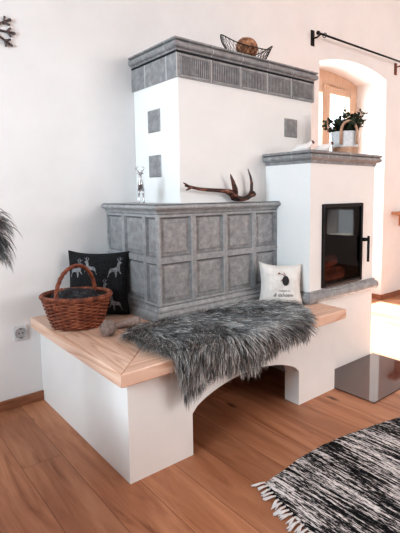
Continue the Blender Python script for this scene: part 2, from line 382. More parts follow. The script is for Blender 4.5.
# cornice on the firebox
prof=[(-.004,1.300),(.006,1.303),(.006,1.318),(.012,1.322)]+roll(.014,.034,1.324,1.358)+[(.030,1.358),(.035,1.362),(.036,1.368),(.032,1.374),(-.004,1.375)]
w=MB(); w.sweep_rect(XFL,XFR,YFF,YW-.001,prof); crn=link('cornice_moulding', w, M['tile_dark'], st)
def joints_on(name, xs, ys, x0side, yfront, prof_pts, parent):
    w=MB()
    for x in xs:
        for (o,z),(o2,z2) in zip(prof_pts[:-1],prof_pts[1:]):
            e=.0015; w.quad((x-.0025,yfront-o-e,z),(x+.0025,yfront-o-e,z),(x+.0025,yfront-o2-e,z2),(x-.0025,yfront-o2-e,z2))
    for y in ys:
        for (o,z),(o2,z2) in zip(prof_pts[:-1],prof_pts[1:]):
            e=.0015; w.quad((x0side-o-e,y-.0025,z),(x0side-o-e,y+.0025,z),(x0side-o2-e,y+.0025,z2),(x0side-o2-e,y-.0025,z2))
    return link(name, w, M['joint'], st, parent=parent)
merge(crn,joints_on('tile_joint',[2.20,2.42,2.64],[1.98,1.80],XFL,YFF,prof[3:-1],None))

# crown moulding and frieze on the chimney
ZF0,ZF1=1.7477,1.872
w=MB(); w.sweep_rect(XHL,XHR,YHF,YW-.001,[(-.002,ZF0),(.010,ZF0),(.010,ZF1),(-.002,ZF1)]); fz=link('frieze', w, M['tile_dark'], st)
w=MB()
tw=(XHR-XHL)/5
for i in range(5):
    xa=XHL+i*tw
    w.box(xa+.008,xa+tw-.008,YHF-.016,YHF-.0095,ZF0+.003,ZF0+.014); w.box(xa+.008,xa+tw-.008,YHF-.016,YHF-.0095,ZF1-.016,ZF1-.003)
    n=15
    for k in range(n):
        xk=xa+.014+(tw-.028)*(k+.5)/n
        w.box(xk-.0035,xk+.0035,YHF-.0165,YHF-.0095,ZF0+.016,ZF1-.018)
merge(fz,link('fluted_tiles', w, M['tile_dark'], st, parent=fz))
w=MB()
for i in range(6):
    x=XHL+i*tw-(.009 if i==0 else 0)+(.009 if i==5 else 0)
    w.box(x-.003,x+.003,YHF-.0115,YHF-.0095,ZF0,ZF1)
for y in (2.13,2.355): w.box(XHL-.0115,XHL-.0095,y-.003,y+.003,ZF0,ZF1)
w.box(XHL-.0112,XHR+.01,YHF-.0112,YHF-.0095,ZF0,ZF0+.002)
merge(fz,link('tile_joint', w, M['joint'], st, parent=fz))
cp=[(-.01,1.872),(.004,1.872),(.004,1.884),(.010,1.886),(.012,1.892)]
for i in range(9):       # bulging roll
    t=-PI/2+PI*i/8; cp.append((.013+.019*math.cos(t), 1.9125+.0185*math.sin(t)))
cp += [(.020,1.933),(.030,1.937),(.031,1.944),(.026,1.946),(-.01,1.947)]
w=MB(); w.sweep_rect(XHL,XHR,YHF,YW-.001,cp); cr=link('crown_moulding', w, M['tile_dark'], st)
merge(cr,joints_on('tile_joint',[XHL+tw*i for i in (1,2,3,4)],[2.12,2.34],XHL,YHF,cp[3:-1],cr))
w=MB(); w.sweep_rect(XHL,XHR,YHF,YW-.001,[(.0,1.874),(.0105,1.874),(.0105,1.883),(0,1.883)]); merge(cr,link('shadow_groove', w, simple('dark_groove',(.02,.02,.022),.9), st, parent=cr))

# single inset tiles
def inset(y=None,z0=0,z1=0,a=0,b=0,side='left'):
    w=MB()
    if side=='left':
        w.add([(XHL-.001,a,z0),(XHL-.001,b,z0),(XHL-.001,b,z1),(XHL-.001,a,z1),(XHL-.007,a+.006,z0+.006),(XHL-.007,b-.006,z0+.006),(XHL-.007,b-.006,z1-.006),(XHL-.007,a+.006,z1-.006)],
              [(4,5,6,7),(0,1,5,4),(1,2,6,5),(2,3,7,6),(3,0,4,7)])
    else:
        Y=YHF
        w.add([(a,Y-.001,z0),(b,Y-.001,z0),(b,Y-.001,z1),(a,Y-.001,z1),(a+.006,Y-.007,z0+.006),(b-.006,Y-.007,z0+.006),(b-.006,Y-.007,z1-.006),(a+.006,Y-.007,z1-.006)],
              [(4,5,6,7),(0,1,5,4),(1,2,6,5),(2,3,7,6),(3,0,4,7)])
    return link('inset_tile', w, M['tile_dark'], st)
inset(a=2.215,b=2.346,z0=1.485,z1=1.612)
inset(a=2.215,b=2.346,z0=1.229,z1=1.355)
inset(a=2.246,b=2.372,z0=1.497,z1=1.617,side='front')

# tiled heat chamber (cabinet)
w=MB(); w.box(XCL+.012,XCR-.002,YCF+.012,YW-.001,ZT+.001,ZC)
cab=link('tiled_chamber', w, M['tile'], st)
def panel(w, P, U, V, Nn, a,b,c,d, fr=.020):
    """framed tile: rect a..b along U, c..d along V, plane through P with outward N"""
    P=Vector(P);U=Vector(U);V=Vector(V);Nn=Vector(Nn)
    def R(i,dep): return [P+U*(a+i)+V*(c+i)+Nn*dep, P+U*(b-i)+V*(c+i)+Nn*dep, P+U*(b-i)+V*(d-i)+Nn*dep, P+U*(a+i)+V*(d-i)+Nn*dep]
    rings=[R(0,-.012),R(.0012,.0),R(.004,.003),R(fr-.004,.003),R(fr,-.002),R(fr+.006,-.009),R(fr+.012,-.009),R(fr+.022,-.004)]
    vs=[v for r_ in rings for v in r_]; fs=[]
    for i in range(len(rings)-1):
        for k in range(4): fs.append((i*4+k,i*4+(k+1)%4,(i+1)*4+(k+1)%4,(i+1)*4+k))
    k=(len(rings)-1)*4; fs.append((k,k+1,k+2,k+3)); w.add(vs,fs)
def panel_link(w):
    o=link('panel_tile', w, M['tile_edge'], st, parent=cab, fix=False); o.data.materials.append(M['tile_recess_shade']); o.data.materials.append(M['tile'])
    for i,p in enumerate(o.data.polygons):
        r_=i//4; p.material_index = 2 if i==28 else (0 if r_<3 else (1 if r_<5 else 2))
    return o
cols=[XCL,1.4275,1.651,1.877,XCR]
rows=[.553,.792,1.030]
for i in range(4):
    for j in range(2):
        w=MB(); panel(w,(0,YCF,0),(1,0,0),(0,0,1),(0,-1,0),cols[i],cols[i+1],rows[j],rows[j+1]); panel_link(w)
ys=[YCF,2.075,2.305,YW-.002]
for i in range(3):
    for j in range(2):
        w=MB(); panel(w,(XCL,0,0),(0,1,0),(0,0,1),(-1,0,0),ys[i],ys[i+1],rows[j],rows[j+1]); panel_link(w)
w=MB(); w.sweep_rect(XCL,XCR-.03,YCF,YW-.001,[(-.01,ZT+.0005),(.026,ZT+.0005),(.026,.508),(.020,.516),(.012,.522),(.014,.532),(.008,.540),(.004,.552),(-.01,.553)]); link('plinth_moulding', w, M['tile'], st, parent=cab)
w=MB(); pr=[(-.01,1.030),(.004,1.031),(.006,1.040),(.012,1.046)]+roll(.014,.034,1.050,1.078,6)+[(.026,1.080),(-.01,1.081)]
w.sweep_rect(XCL,XCR-.0,YCF,YW-.001,pr); tmo=link('top_moulding', w, M['tile_edge'], st, parent=cab)
w=MB()
for (z) in (.792,):
    w.box(XCL-.005,XCR,YCF-.005,YCF+.01,z-.003,z+.003); w.box(XCL-.005,XCL+.01,YCF,YW-.002,z-.003,z+.003)
for x in cols[1:-1]: w.box(x-.003,x+.003,YCF-.0045,YCF+.01,.553,1.03)
for y in ys[1:-1]: w.box(XCL-.0045,XCL+.01,y-.003,y+.003,.553,1.03)
merge(cab,link('tile_joint', w, M['tile_edge'], st, parent=cab))
merge(tmo,joints_on('tile_joint',cols[1:-1],ys[1:-1],XCL,YCF,pr[3:-1],cab))
# logs in the fire chamber (glow added so they show through the dark glass)
for i,(x,y,z,a,L,rr) in enumerate([(2.38,1.78,.600,.05,.28,.040),(2.41,1.885,.602,-.05,.26,.042),(2.40,1.83,.676,.12,.24,.036)]):
    w=MB(); d=Vector((math.cos(a),math.sin(a),0))*L/2; c0=Vector((x,y,z))
    pts=[c0-d+d*2*k/5 for k in range(6)]; w.tube(pts,[rr*(1+.08*random.random()) for _ in pts],10)
    solo('firewood_log', w, M['log'], ['lower front reddish log behind the dark stove glass','lower rear reddish log behind the dark stove glass','top reddish log lying across others behind the stove glass'][i],'log',(x,y,z-rr),smooth=False,group='logs in the fire chamber')

# ------------------------------------------------------------------ bench round the stove
bn=thing('stove_bench','L-shaped white bench with pale pine seat and arched opening','bench',(1.4,1.7,0),world=True)
XB0,XB1,YBF=.785,2.068,1.514
w=MB()
ax0,ax1=1.0907,1.7901; zs,zt=.185,.300
def az(x):
    t=(x-ax0)/(ax1-ax0); return .188+(.288-.188)*math.sin(PI*min(max(t,0),1))**.62
BX1=2.1039; ZU=.4175; dep=.10
def slabpoly(pts,y0,y1):
    n=len(pts); w.add([(x,y0,z) for x,z in pts]+[(x,y1,z) for x,z in pts],[tuple(range(n)),tuple(range(2*n-1,n-1,-1))]+[(i,i+n,(i+1)%n+n,(i+1)%n) for i in range(n)])
slabpoly([(XB0,0),(ax0,0),(ax0,ZU),(XB0,ZU)],YBF,YBF+dep)
slabpoly([(ax1,0),(BX1,0),(BX1,ZU),(ax1,ZU)],YBF,YBF+dep)
KK=26
for i in range(KK):
    a=ax0+(ax1-ax0)*i/KK; b=ax0+(ax1-ax0)*(i+1)/KK
    slabpoly([(a,az(a)),(b,az(b)),(b,ZU),(a,ZU)],YBF,YBF+dep)
w.box(XB0,XB0+.10,YBF+dep,YW-.001,0,ZU)                       # left side wall
w.box(BX1-.10,BX1,YBF+dep,YFF-.001,0,ZU)                      # right end
bb=link('bench_base', w, M['stove_white'], bn)
w=MB(); w.box(1.2,XFL-.001,2.02,2.035,0.0,ZU); bk=link('rear_panel', w, M['stove_white'], bn)
w=MB(); w.box(1.2,XFL-.001,2.008,2.02,0.0,.10); link('plinth_strip', w, M['base_wood'], bn, parent=bk)
# seat: two mitred planks
TX0,TY0,TX1=.738,1.469,2.145
def plank(poly, grain, name):
    w=MB(); n=len(poly); e=.007
    cx=sum(p[0] for p in poly)/n; cy=sum(p[1] for p in poly)/n
    w.add([(x,y,ZU+.0005) for x,y in poly]+[(x,y,ZT) for x,y in poly],[tuple(range(n-1,-1,-1)),tuple(range(n,2*n))]+[(i,(i+1)%n,(i+1)%n+n,i+n) for i in range(n)])
    o=link(name, w, M['bench_wood'], bn, bevel=.005)
    at=o.data.attributes.new('grain','FLOAT','POINT')
    for i in range(len(o.data.vertices)): at.data[i].value=grain
    return o
mx,my=XCL+.0,YCF
plank([(TX0,TY0),(mx,my),(mx,YW-.002),(TX0,YW-.002)],0,'seat_plank')
plank([(TX0+.001,TY0),(TX1,TY0),(TX1,YFF-.002),(XFL-.002,YFF-.002),(XFL-.002,my+.02),(mx+.001,my+.02),(mx+.001,my)],1,'seat_plank')

# hearth plate
w=MB(); w.box(2.106,2.779,1.257,1.680,.0005,.006)
solo('hearth_plate', w, M['plate'],'dark brown glossy floor plate in front of the fire door','plate',(2.44,1.47,.0005),bevel=.001)

# ------------------------------------------------------------------ strands
def fur_object(name, strands, mat, root, parent=None, width=.0016, seg=4):
    """strands: list of (root, list of points, tone)"""
    v=[];f=[];tn=[]
    for pts,tone,wd in strands:
        m=len(pts); t=(pts[-1]-pts[0]);
        side=t.cross(Vector((random.uniform(-1,1),random.uniform(-1,1),random.uniform(-1,1))))
        if side.length<1e-6: continue
        side.normalize(); k=len(v)
        for i,p in enumerate(pts):
            q=i/(m-1); ww=wd*(1-q**2*.9)
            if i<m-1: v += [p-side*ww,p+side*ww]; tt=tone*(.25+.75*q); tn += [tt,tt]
            else: v.append(p); tn.append(tone)
        for i in range(m-2): f.append((k+2*i,k+2*i+1,k+2*i+3,k+2*i+2))
        e=k+2*(m-2); f.append((e,e+1,e+2))
    me=bpy.data.meshes.new(name); me.from_pydata(v,[],f)
    at=me.attributes.new('tone','FLOAT','POINT'); at.data.foreach_set('value',tn)
    me.materials.append(mat); me.polygons.foreach_set('use_smooth',[True]*len(me.polygons))
    if root is not None and root.get('_w',0): me.transform(root.matrix_basis.inverted())
    o=bpy.data.objects.new(name,me); C.objects.link(o); o.parent=parent or root
    return o
# sheepskin laid over the seat and hanging down the front
sk=thing('sheepskin','shaggy dark grey sheepskin draped over the front of the pine bench seat','sheepskin',(1.42,1.70,ZT),world=True)
YE=TY0-.006
outline=[(1.02,1.90),(1.12,1.925),(1.30,1.90),(1.50,1.90),(1.72,1.89),(1.88,1.83),(1.97,1.72),(1.93,1.58),(1.87,1.47)]
def top_back(x):       # back edge on the seat
    P=[(.96,1.84),(1.02,1.90),(1.15,1.92),(1.35,1.92),(1.6,1.92),(1.78,1.90),(1.86,1.83),(1.91,1.72),(1.97,1.58)]
    for (a,b),(c,d) in zip(P[:-1],P[1:]):
        if a<=x<=c: return b+(d-b)*(x-a)/(c-a)
    return None
def hang(x):           # length hanging below the seat edge (mean of skin + fur)
    P=[(.96,.00),(.99,.03),(1.01,.15),(1.05,.15),(1.12,.09),(1.18,.085),(1.28,.08),(1.36,.13),(1.42,.12),(1.48,.08),(1.60,.05),(1.70,.06),(1.77,.04),(1.80,.0),(1.97,0)]
    for (a,b),(c,d) in zip(P[:-1],P[1:]):
        if a<=x<=c: return b+(d-b)*(x-a)/(c-a)
    return 0
def front(x): return 1.469 if x<1.77 else 1.469+(x-1.77)*1.3
def surf(x,u):
    """u in metres from the front edge: >0 on the seat, <0 hanging"""
    h=.014+.008*noise.noise(Vector((x*9,u*9,0)))
    if u>=0:
        k=max(0,1-u/.03)
        return Vector((x,front(x)+u-.010*k, ZT+h-.006*k*k)), Vector((0,-.45*k,1)).normalized()
    return Vector((x,front(x)-.014, ZT+.004+u)), Vector((0,-1,.15)).normalized()
# the hide itself
w=MB(); nx,nu=46,14; grid=[]
for i in range(nx+1):
    x=.965+(1.895-.965)*i/nx; tb=top_back(x) or 1.8; U1=max(tb-front(x),.02); U0=-hang(x)
    for j in range(nu+1):
        u=U0+(U1-U0)*j/nu; grid.append(surf(x,u)[0])
w.add(grid,[(i*(nu+1)+j,(i+1)*(nu+1)+j,(i+1)*(nu+1)+j+1,i*(nu+1)+j+1) for i in range(nx) for j in range(nu)])
hd=link('hide', w, simple('dark_hide',(.03,.03,.032),.9), sk, smooth=True)
sr=[]
locks=[]
for _ in range(1500):
    x=random.uniform(.955,1.90); xx=min(max(x,.962),1.90)
    tb=top_back(xx) or 1.8; U1=tb-front(xx); U0=-hang(xx)
    if random.random()>(U1-U0)/.56: continue
    locks.append((xx,random.uniform(U0,U1)))
for (lx,lu) in locks:
    tb=top_back(lx) or 1.8
    base,nr=surf(lx,lu)
    # flow direction: forward, fanning outwards, some swirl
    sw=noise.noise(Vector((lx*4,lu*4,3.3)))*1.5
    if lu>=0:
        d=Vector(((lx-1.45)*1.3+sw*.9,-.75-.25*random.random(),.0))
        if lu>.33: d.y += .55*(lu-.33)/.1
        d=d.normalized(); L=random.uniform(.055,.10)
    else:
        d=Vector(((lx-1.45)*.35+sw*.35,-.25,-1)).normalized(); L=random.uniform(.05,.085)
    tone=random.uniform(.2,1.15)**1.1
    conv=Vector((random.uniform(-.012,.012),random.uniform(-.012,.012),random.uniform(-.006,.006)))
    for k in range(26):
        ox,ou=random.gauss(0,.016),random.gauss(0,.016)
        x=min(max(lx+ox,.96),1.90); u=max(lu+ou,-hang(x)); tb2=(top_back(x) or 1.8)-front(x); u=min(u,tb2)
        p,n=surf(x,u)
        l=L*random.uniform(.75,1.15)
        jd=(d+Vector((random.gauss(0,.14),random.gauss(0,.14),random.gauss(0,.10)))).normalized()
        lift=random.uniform(.35,.75) if lu>=0 else random.uniform(.2,.5)
        pts=[p]
        cur=p.copy(); dirv=(n*lift+jd*.8).normalized()
        for s in range(4):
            # gravity and edge wrap
            g=Vector((0,0,-.32 if cur.y>front(x)-.004 else -.75))
            dirv=(dirv+g*.5+jd*.12).normalized()
            cur=cur+dirv*l/4
            if cur.y>front(min(x,1.80))+.0 and cur.z<ZT+.010 and cur.x<2.1: cur.z=ZT+.010+random.random()*.006
            if cur.y<=front(min(x,1.80))and cur.z<ZT and cur.y>front(min(x,1.80))-.012: cur.y=front(min(x,1.80))-.012
            pts.append(cur.copy())
        q=(p+conv+d*L); pts[-1]=pts[-1].lerp(q+Vector((0,0,pts[-1].z-q.z)),.35)
        if pts[-1].y>1.925 and pts[-1].z<.56: pts[-1].y=1.925
        sr.append((pts,min(1,tone*random.uniform(.6,1.25)),.0016))
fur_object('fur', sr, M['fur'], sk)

# ------------------------------------------------------------------ rug
w=MB()
bk=[(1.176,1.167),(1.285,1.176),(1.421,1.190),(1.55,1.188),(1.682,1.174),(1.81,1.150),(1.935,1.121),(2.073,1.090),(2.4,1.03),(2.8,.96)]
def lx(y,row): pass
nj=30; vs=[]
import bisect
def backy(x):
    for (a,b),(c,d) in zip(bk[:-1],bk[1:]):
        if a<=x<=c: return b+(d-b)*(x-a)/(c-a)
    return bk[0][1] if x<bk[0][0] else bk[-1][1]
def leftx(t):   # t 0 at back edge .. 1 at front
    y=1.167-t*.95
    P=[(1.167,1.176),(1.063,1.142),(.922,1.114),(.6,1.06),(.2,1.0)]
    for (a,b),(c,d) in zip(P[:-1],P[1:]):
        if c<=y<=a: return d+(b-d)*(y-c)/(a-c)
    return 1.0
ni=60
for i in range(ni+1):
    for j in range(nj+1):
        t=j/nj; s=i/ni; xl=leftx(t); x=xl+(2.8-xl)*s; yb=backy(x); y=yb-(.95)*t + (0 if s>0 else 0)
        z=.010+.0035*noise.noise(Vector((x*6,y*2.5,0)))+.002*noise.noise(Vector((x*40,y*5,4)))
        if i in(0,ni) or j in(0,nj): z=.004
        vs.append((x+.003*noise.noise(Vector((x*30,y*30,1))) , y+.004*noise.noise(Vector((x*25,y*25,2))), z))
top=list(vs); m_=len(top)
f=[(i*(nj+1)+j,(i+1)*(nj+1)+j,(i+1)*(nj+1)+j+1,i*(nj+1)+j+1) for i in range(ni) for j in range(nj)]
w.add(top,f)
ru=thing('rug','black and white streaked rag rug with white fringe on oak floor','rug',(1.9,.7,0),world=True)
ro=link('woven_field', w, M['rug'], ru, smooth=True)
w=MB()
for k in range(46):
    t=k/45*.97; y=1.167-t*.95; x=leftx(t)
    a=random.uniform(-.5,.5); L=random.uniform(.032,.055)
    for q in range(5):
        aa=PI+a+random.uniform(-.28,.28); l=L*random.uniform(.8,1.1)
        p0=Vector((x+.006,y,.008)); p1=Vector((x+math.cos(aa)*l*.35,y+math.sin(aa)*l*.2,.011)); p2=Vector((x+math.cos(aa)*l,y+math.sin(aa)*l,.003))
        w.tube([p0,p1,p1.lerp(p2,.5),p2],[.0036,.0034,.0032,.0018],5)
link('fringe', w, M['fringe'], ru, smooth=True)

# ------------------------------------------------------------------ wicker basket
bk_c=(.872,2.190)
bs=thing('wicker_basket','oval brown wicker basket with arched handle on the left bench end','basket',(bk_c[0],bk_c[1],ZT),rot=(0,0,math.radians(-38)))
H_=.155
def rad(z): t=z/H_; return .112+.052*t**.8
SX,SY=1.0,.86
w=MB(); rows_=17
for rr in range(rows_):
    z=.006+rr*(H_-.012)/(rows_-1); pts=[]; ns=26
    for k in range(ns*4+1):
        a=2*PI*k/(ns*4); o=.0065*math.cos(a*ns/2+PI*(rr%2)); q=rad(z)+o
        pts.append((q*SX*math.cos(a),q*SY*math.sin(a),z))
    w.tube(pts,.0046,5,cap=False)
bd=link('basket_body', w, M['wicker'], bs, smooth=True)
w=MB(); w.lathe([(0,.003),(.104,.003),(.108,.01)]+[(rad(H_*i/6)-.004,H_*i/6+.002) for i in range(1,7)]+[(rad(H_)-.012,H_)]+[(rad(H_*i/6)-.012,H_*i/6+.004) for i in range(6,0,-1)]+[(0,.008)],n=36,sx=SX,sy=SY); link('weave_gap_backing', w, simple('painted_weave_gap_shade',(.05,.018,.01),.8), bs, parent=bd, smooth=True)  # added liner, coloured dark to paint shade into the weave gaps
w=MB()
for ph in range(3):
    pts=[]
    for k in range(161):
        a=2*PI*k/160; q=rad(H_)+.002; tw_=a*20+ph*2*PI/3
        pts.append(((q+.007*math.cos(tw_))*SX*math.cos(a),(q+.007*math.cos(tw_))*SY*math.sin(a),H_+.004+.007*math.sin(tw_)))
    w.tube(pts,.006,6,cap=False)
link('basket_rim', w, M['wicker'], bs, smooth=True)
w=MB()
for ph in range(3):
    pts=[]
    for k in range(73):
        a=PI*k/72; tw_=a*11+ph*2*PI/3
        rx=.140*SX if True else 0
        c=Vector((rx*math.cos(a)*(1.0+.06*math.sin(a)),0,H_-.05+ (0.200)*math.sin(a)**.85))
        nrm=Vector((math.cos(a),0,math.sin(a)))
        pts.append(c+nrm*.0055*math.cos(tw_)+Vector((0,1,0))*.0055*math.sin(tw_))
    w.tube(pts,.0058,6)
w.v=[(x*math.cos(1.10)-y*math.sin(1.10),x*math.sin(1.10)+y*math.cos(1.10),z) for x,y,z in w.v]
link('basket_handle', w, M['wicker'], bs, smooth=True)
# throw inside
w=MB(); 
w.ball((0,0,.11),1,30,18,(.132,.108,.062),lambda d:1+.22*noise.noise(d*2.4)+.10*noise.noise(d*7))
o=link('wool_throw', w, M['throw'], smooth=True); o.location=(bk_c[0],bk_c[1],ZT+.012); o.rotation_euler=(0,0,math.radians(-38))
o.data.transform(Matrix.Translation((0,0,.004)))
tag(o,'dark grey knitted throw bundled inside the wicker basket','throw')

# ------------------------------------------------------------------ cushions
def cushion_pt(u,v,wd,ht,th,side,seed=0):
    k=.12 if seed>4 else .08; x=wd/2*u*(1-k*(1-v*v)); z=ht/2*v*(1-(k if v>0 else .03)*(1-u*u))+ht/2+(.010*v*abs(u)**3 if u<0 and v>0 else 0)
    t=th*max(0,(1-u**4))**.5*max(0,(1-v**4))**.5
    t*= 1+.12*noise.noise(Vector((u*2+seed,v*2,seed)))
    t+= (.008 if seed>4 else .005)*noise.noise(Vector((u*7,v*7,seed)))*(1-u*u)*(1-v*v)
    return Vector((x,-side*t,z))
def cushion(name,label,loc,rotm,wd,ht,th,mat,seed):
    r=bpy.data.objects.new(name,None); C.objects.link(r); r.matrix_basis=Matrix.Translation(loc)@rotm; tag(r,label,'cushion')
    w=MB(); n=26
    for side in (1,-1):
        g=[cushion_pt(-1+2*i/n,-1+2*j/n,wd,ht,th,side,seed) for i in range(n+1) for j in range(n+1)]
        w.add(g,[(i*(n+1)+j,(i+1)*(n+1)+j,(i+1)*(n+1)+j+1,i*(n+1)+j+1) for i in range(n) for j in range(n)])
    link('cushion_cover', w, mat, r, smooth=True)
    w=MB(); pts=[]
    for (a,b,c,d) in ((-1,-1,1,-1),(1,-1,1,1),(1,1,-1,1),(-1,1,-1,-1)):
        for k in range(12):
            t=k/12; pts.append(cushion_pt(a+(c-a)*t,b+(d-b)*t,wd,ht,th,0,seed))
    pts.append(pts[0]); w.tube(pts,.0028,6,cap=False); link('piping', w, mat, r, smooth=True)
    return r
def on_cushion(w, poly, cu,cv,sc,wd,ht,th,seed,flip=1,off=.0022):
    """poly in mm-like units mapped to cushion surface, triangulated and subdivided"""
    bm=bmesh.new(); vs=[bm.verts.new((x*flip*sc,0,y*sc)) for x,y in poly]; bm.faces.new(vs)
    bmesh.ops.triangulate(bm,faces=bm.faces[:]); bmesh.ops.subdivide_edges(bm,edges=bm.edges[:],cuts=2,use_grid_fill=True)
    vv=[]; ix={}
    for i,q in enumerate(bm.verts):
        u=cu+q.co.x/(wd/2); v=cv+q.co.z/(ht/2); u=max(-.985,min(.985,u)); v=max(-.985,min(.985,v))
        p=cushion_pt(u,v,wd,ht,th,1,seed); p.y-=off; vv.append(p); ix[q]=i
    w.add(vv,[tuple(ix[q] for q in f_.verts) for f_ in bm.faces]); bm.free()
DEER=[(-30,-34),(-34,-34),(-27,-16),(-26,-2),(-20,8),(-2,10),(10,16),(15,28),(12,36),(20,42),(30,36),(34,33),(27,30),(22,28),(21,14),(17,4),(26,-6),(34,-20),(29,-20),(20,-8),(12,-6),(14,-20),(10,-36),(6,-36),(6,-10),(-10,-8),(-20,-12),(-26,-22)]
ANT=[[(15,40),(8,52),(12,60),(14,60),(12,53),(16,48),(17,41)],[(19,41),(22,52),(18,62),(21,62),(25,52),(33,58),(34,56),(25,48),(22,40)]]
wd,ht,th=.335,.345,.045
ang=math.radians(-38)
rotm=Matrix.Rotation(ang,4,'Z')@Matrix.Rotation(math.radians(-11),4,'X')
c1=cushion('deer_cushion','charcoal cushion printed with pale leaping deer behind the wicker basket',(1.035,2.300,ZT+.004),rotm,wd,ht,th,M['dark_pillow'],2.0)
for (cu,cv,s,fl) in ((.60,.42,.00118,1),(-.22,.50,.0011,-1),(.15,-.25,.0011,1),(.62,-.66,.0011,-1),(-.72,.42,.0011,1)):
    w=MB(); on_cushion(w,DEER,cu,cv,s,wd,ht,th,2.0,fl)
    for A in ANT: on_cushion(w,A,cu,cv,s,wd,ht,th,2.0,fl)
    link('deer_print', w, M['print_grey'], c1)
wd2,ht2,th2=.255,.235,.045
rot2=Matrix.Rotation(math.radians(-40),4,'Z')@Matrix.Rotation(math.radians(-14),4,'X')@Matrix.Rotation(math.radians(1.5),4,'Y')
c2=cushion('cream_cushion','small cream cushion with dark oval ornament and script lettering beside the fire block',(1.932,1.779,ZT+.010),rot2,wd2,ht2,th2,M['cream'],5.0)
w=MB(); p=cushion_pt(.22,.14,wd2,ht2,th2,1,5.0); w.ball((p.x,p.y-.003,p.z),.001,16,10,(20,7,29)); link('oval_ornament', w, M['ornament'], c2, smooth=True)
w=MB()
q0=cushion_pt(.22,.36,wd2,ht2,th2,1,5.0)+Vector((0,-.004,0))
for (uu,vv) in ((-.12,.55),(.10,.60),(-.02,.12)):
    q1=cushion_pt(uu,vv,wd2,ht2,th2,1,5.0)+Vector((0,-.003,0)); w.tube([q0,q0.lerp(q1,.5)+Vector((0,-.002,.004)),q1],.0018,5)
w.ball(q0,.004,8,6); w.ball(cushion_pt(-.12,.55,wd2,ht2,th2,1,5.0)+Vector((0,-.004,0)),.0055,8,6)
link('cord', w, M['cord'], c2, smooth=True)
def text_on(parent, body, cu, cv, size, shear=.35):
    cu_=bpy.data.curves.new('txt','FONT'); cu_.body=body; cu_.size=size; cu_.align_x='CENTER'; cu_.align_y='CENTER'; cu_.shear=shear; cu_.resolution_u=3; cu_.offset=0
    t=bpy.data.objects.new('txt',cu_); C.objects.link(t); dg=bpy.context.evaluated_depsgraph_get(); me=bpy.data.meshes.new_from_object(t.evaluated_get(dg))
    bpy.data.objects.remove(t); bpy.data.curves.remove(cu_)
    for q in me.vertices:
        u=cu+q.co.x/(wd2/2); v=cv+q.co.y/(ht2/2); p=cushion_pt(u,v,wd2,ht2,th2,1,5.0); q.co=(p.x,p.y-.003,p.z)
    me.materials.clear(); me.materials.append(M['ink']); o=bpy.data.objects.new('lettering',me); C.objects.link(o); o.parent=parent; return o
text_on(c2,'Dahoam is',.12,-.38,.017)
text_on(c2,'& dahoam',.08,-.60,.030)

# ------------------------------------------------------------------ yarn
def yarn_ball(c,r):
    w=MB(); w.ball(c,r*.95,20,14)
    for k in range(26):
        ax=Vector((random.gauss(0,1),random.gauss(0,1),random.gauss(0,1))).normalized(); a=ax.orthogonal().normalized(); b=ax.cross(a); off=random.uniform(-.5,.5)*r
        rr=math.sqrt(r*r-off*off); pts=[Vector(c)+ax*off+(a*math.cos(t)+b*math.sin(t))*rr for t in [2*PI*i/28 for i in range(29)]]
        w.tube(pts,.0016,4,cap=False)
    return w
w=yarn_ball((.912,1.925,ZT+.0385),.037)
solo('yarn_ball', w, M['yarn'],'beige ball of yarn on the pine seat before the basket','yarn ball',(.912,1.925,ZT),smooth=True)
yc=thing('yarn_cone','beige yarn wound on a cone lying beside the yarn ball','yarn cone',(1.035,1.985,ZT),rot=(0,0,math.radians(-10)))
w=MB(); L=.125
pts=[];rd=[]
for i in range(26):
    t=i/25; pts.append((-L/2+L*t,0,.017+.010*t)); rd.append(.0125+.0125*t+(.0009 if i%2 else 0))
w.tube(pts,rd,20); link('wound_yarn', w, M['yarn'], yc, smooth=True)
w=MB(); w.tube([(L/2-.002,0,.027),(L/2+.006,0,.0272)],[.0185,.018],18); link('cone_hole_shade', w, M['hollow_shade'], yc)  # solid dark plug, painted shade for the hollow cone end
w=MB(); w.tube([Vector((L/2+.004,0,.0272))+Vector((0,.0195*math.cos(a),.0195*math.sin(a))) for a in [2*PI*i/20 for i in range(21)]],.003,5,cap=False); link('cone_rim', w, M['yarn'], yc, smooth=True)

# ------------------------------------------------------------------ deer figurine (silver) on the tiled chamber
ZK=1.0812
dg_=thing('deer_figurine','small polished silver standing deer on the tiled chamber top','figurine',(1.243,2.165,ZK),rot=(0,0,math.radians(-35)))
w=MB()
# upright reindeer seen from the front, forelegs foremost
for sx_,yy in ((-.013,-.012),(.013,-.012),(-.012,.032),(.012,.032)):
    w.tube([(sx_*1.15,yy,.003),(sx_*1.1,yy,.006),(sx_,yy,.03),(sx_*.95,yy+.002,.055),(sx_*.7,yy,.082)],[.0058,.004,.0032,.0042,.0075],8)
w.tube([(0,.045,.088),(0,.03,.090),(0,.0,.088),(0,-.010,.092),(0,-.012,.112),(0,-.012,.128),(0,-.014,.142),(0,-.016,.150)],[.008,.015,.0155,.0165,.0145,.0085,.0070,.007],12)
b_=link('body', w, M['chrome'], dg_, smooth=True)
w=MB(); w.ball((0,-.020,.158),.010,12,8,(1,1.2,1)); w.tube([(0,-.022,.156),(0,-.036,.150),(0,-.042,.148)],[.008,.0055,.004],8)
for s in (-1,1): w.tube([(s*.007,-.016,.160),(s*.014,-.014,.163),(s*.019,-.014,.161)],[.003,.0038,.001],6)
link('head', w, M['chrome'], dg_, smooth=True)
w=MB()
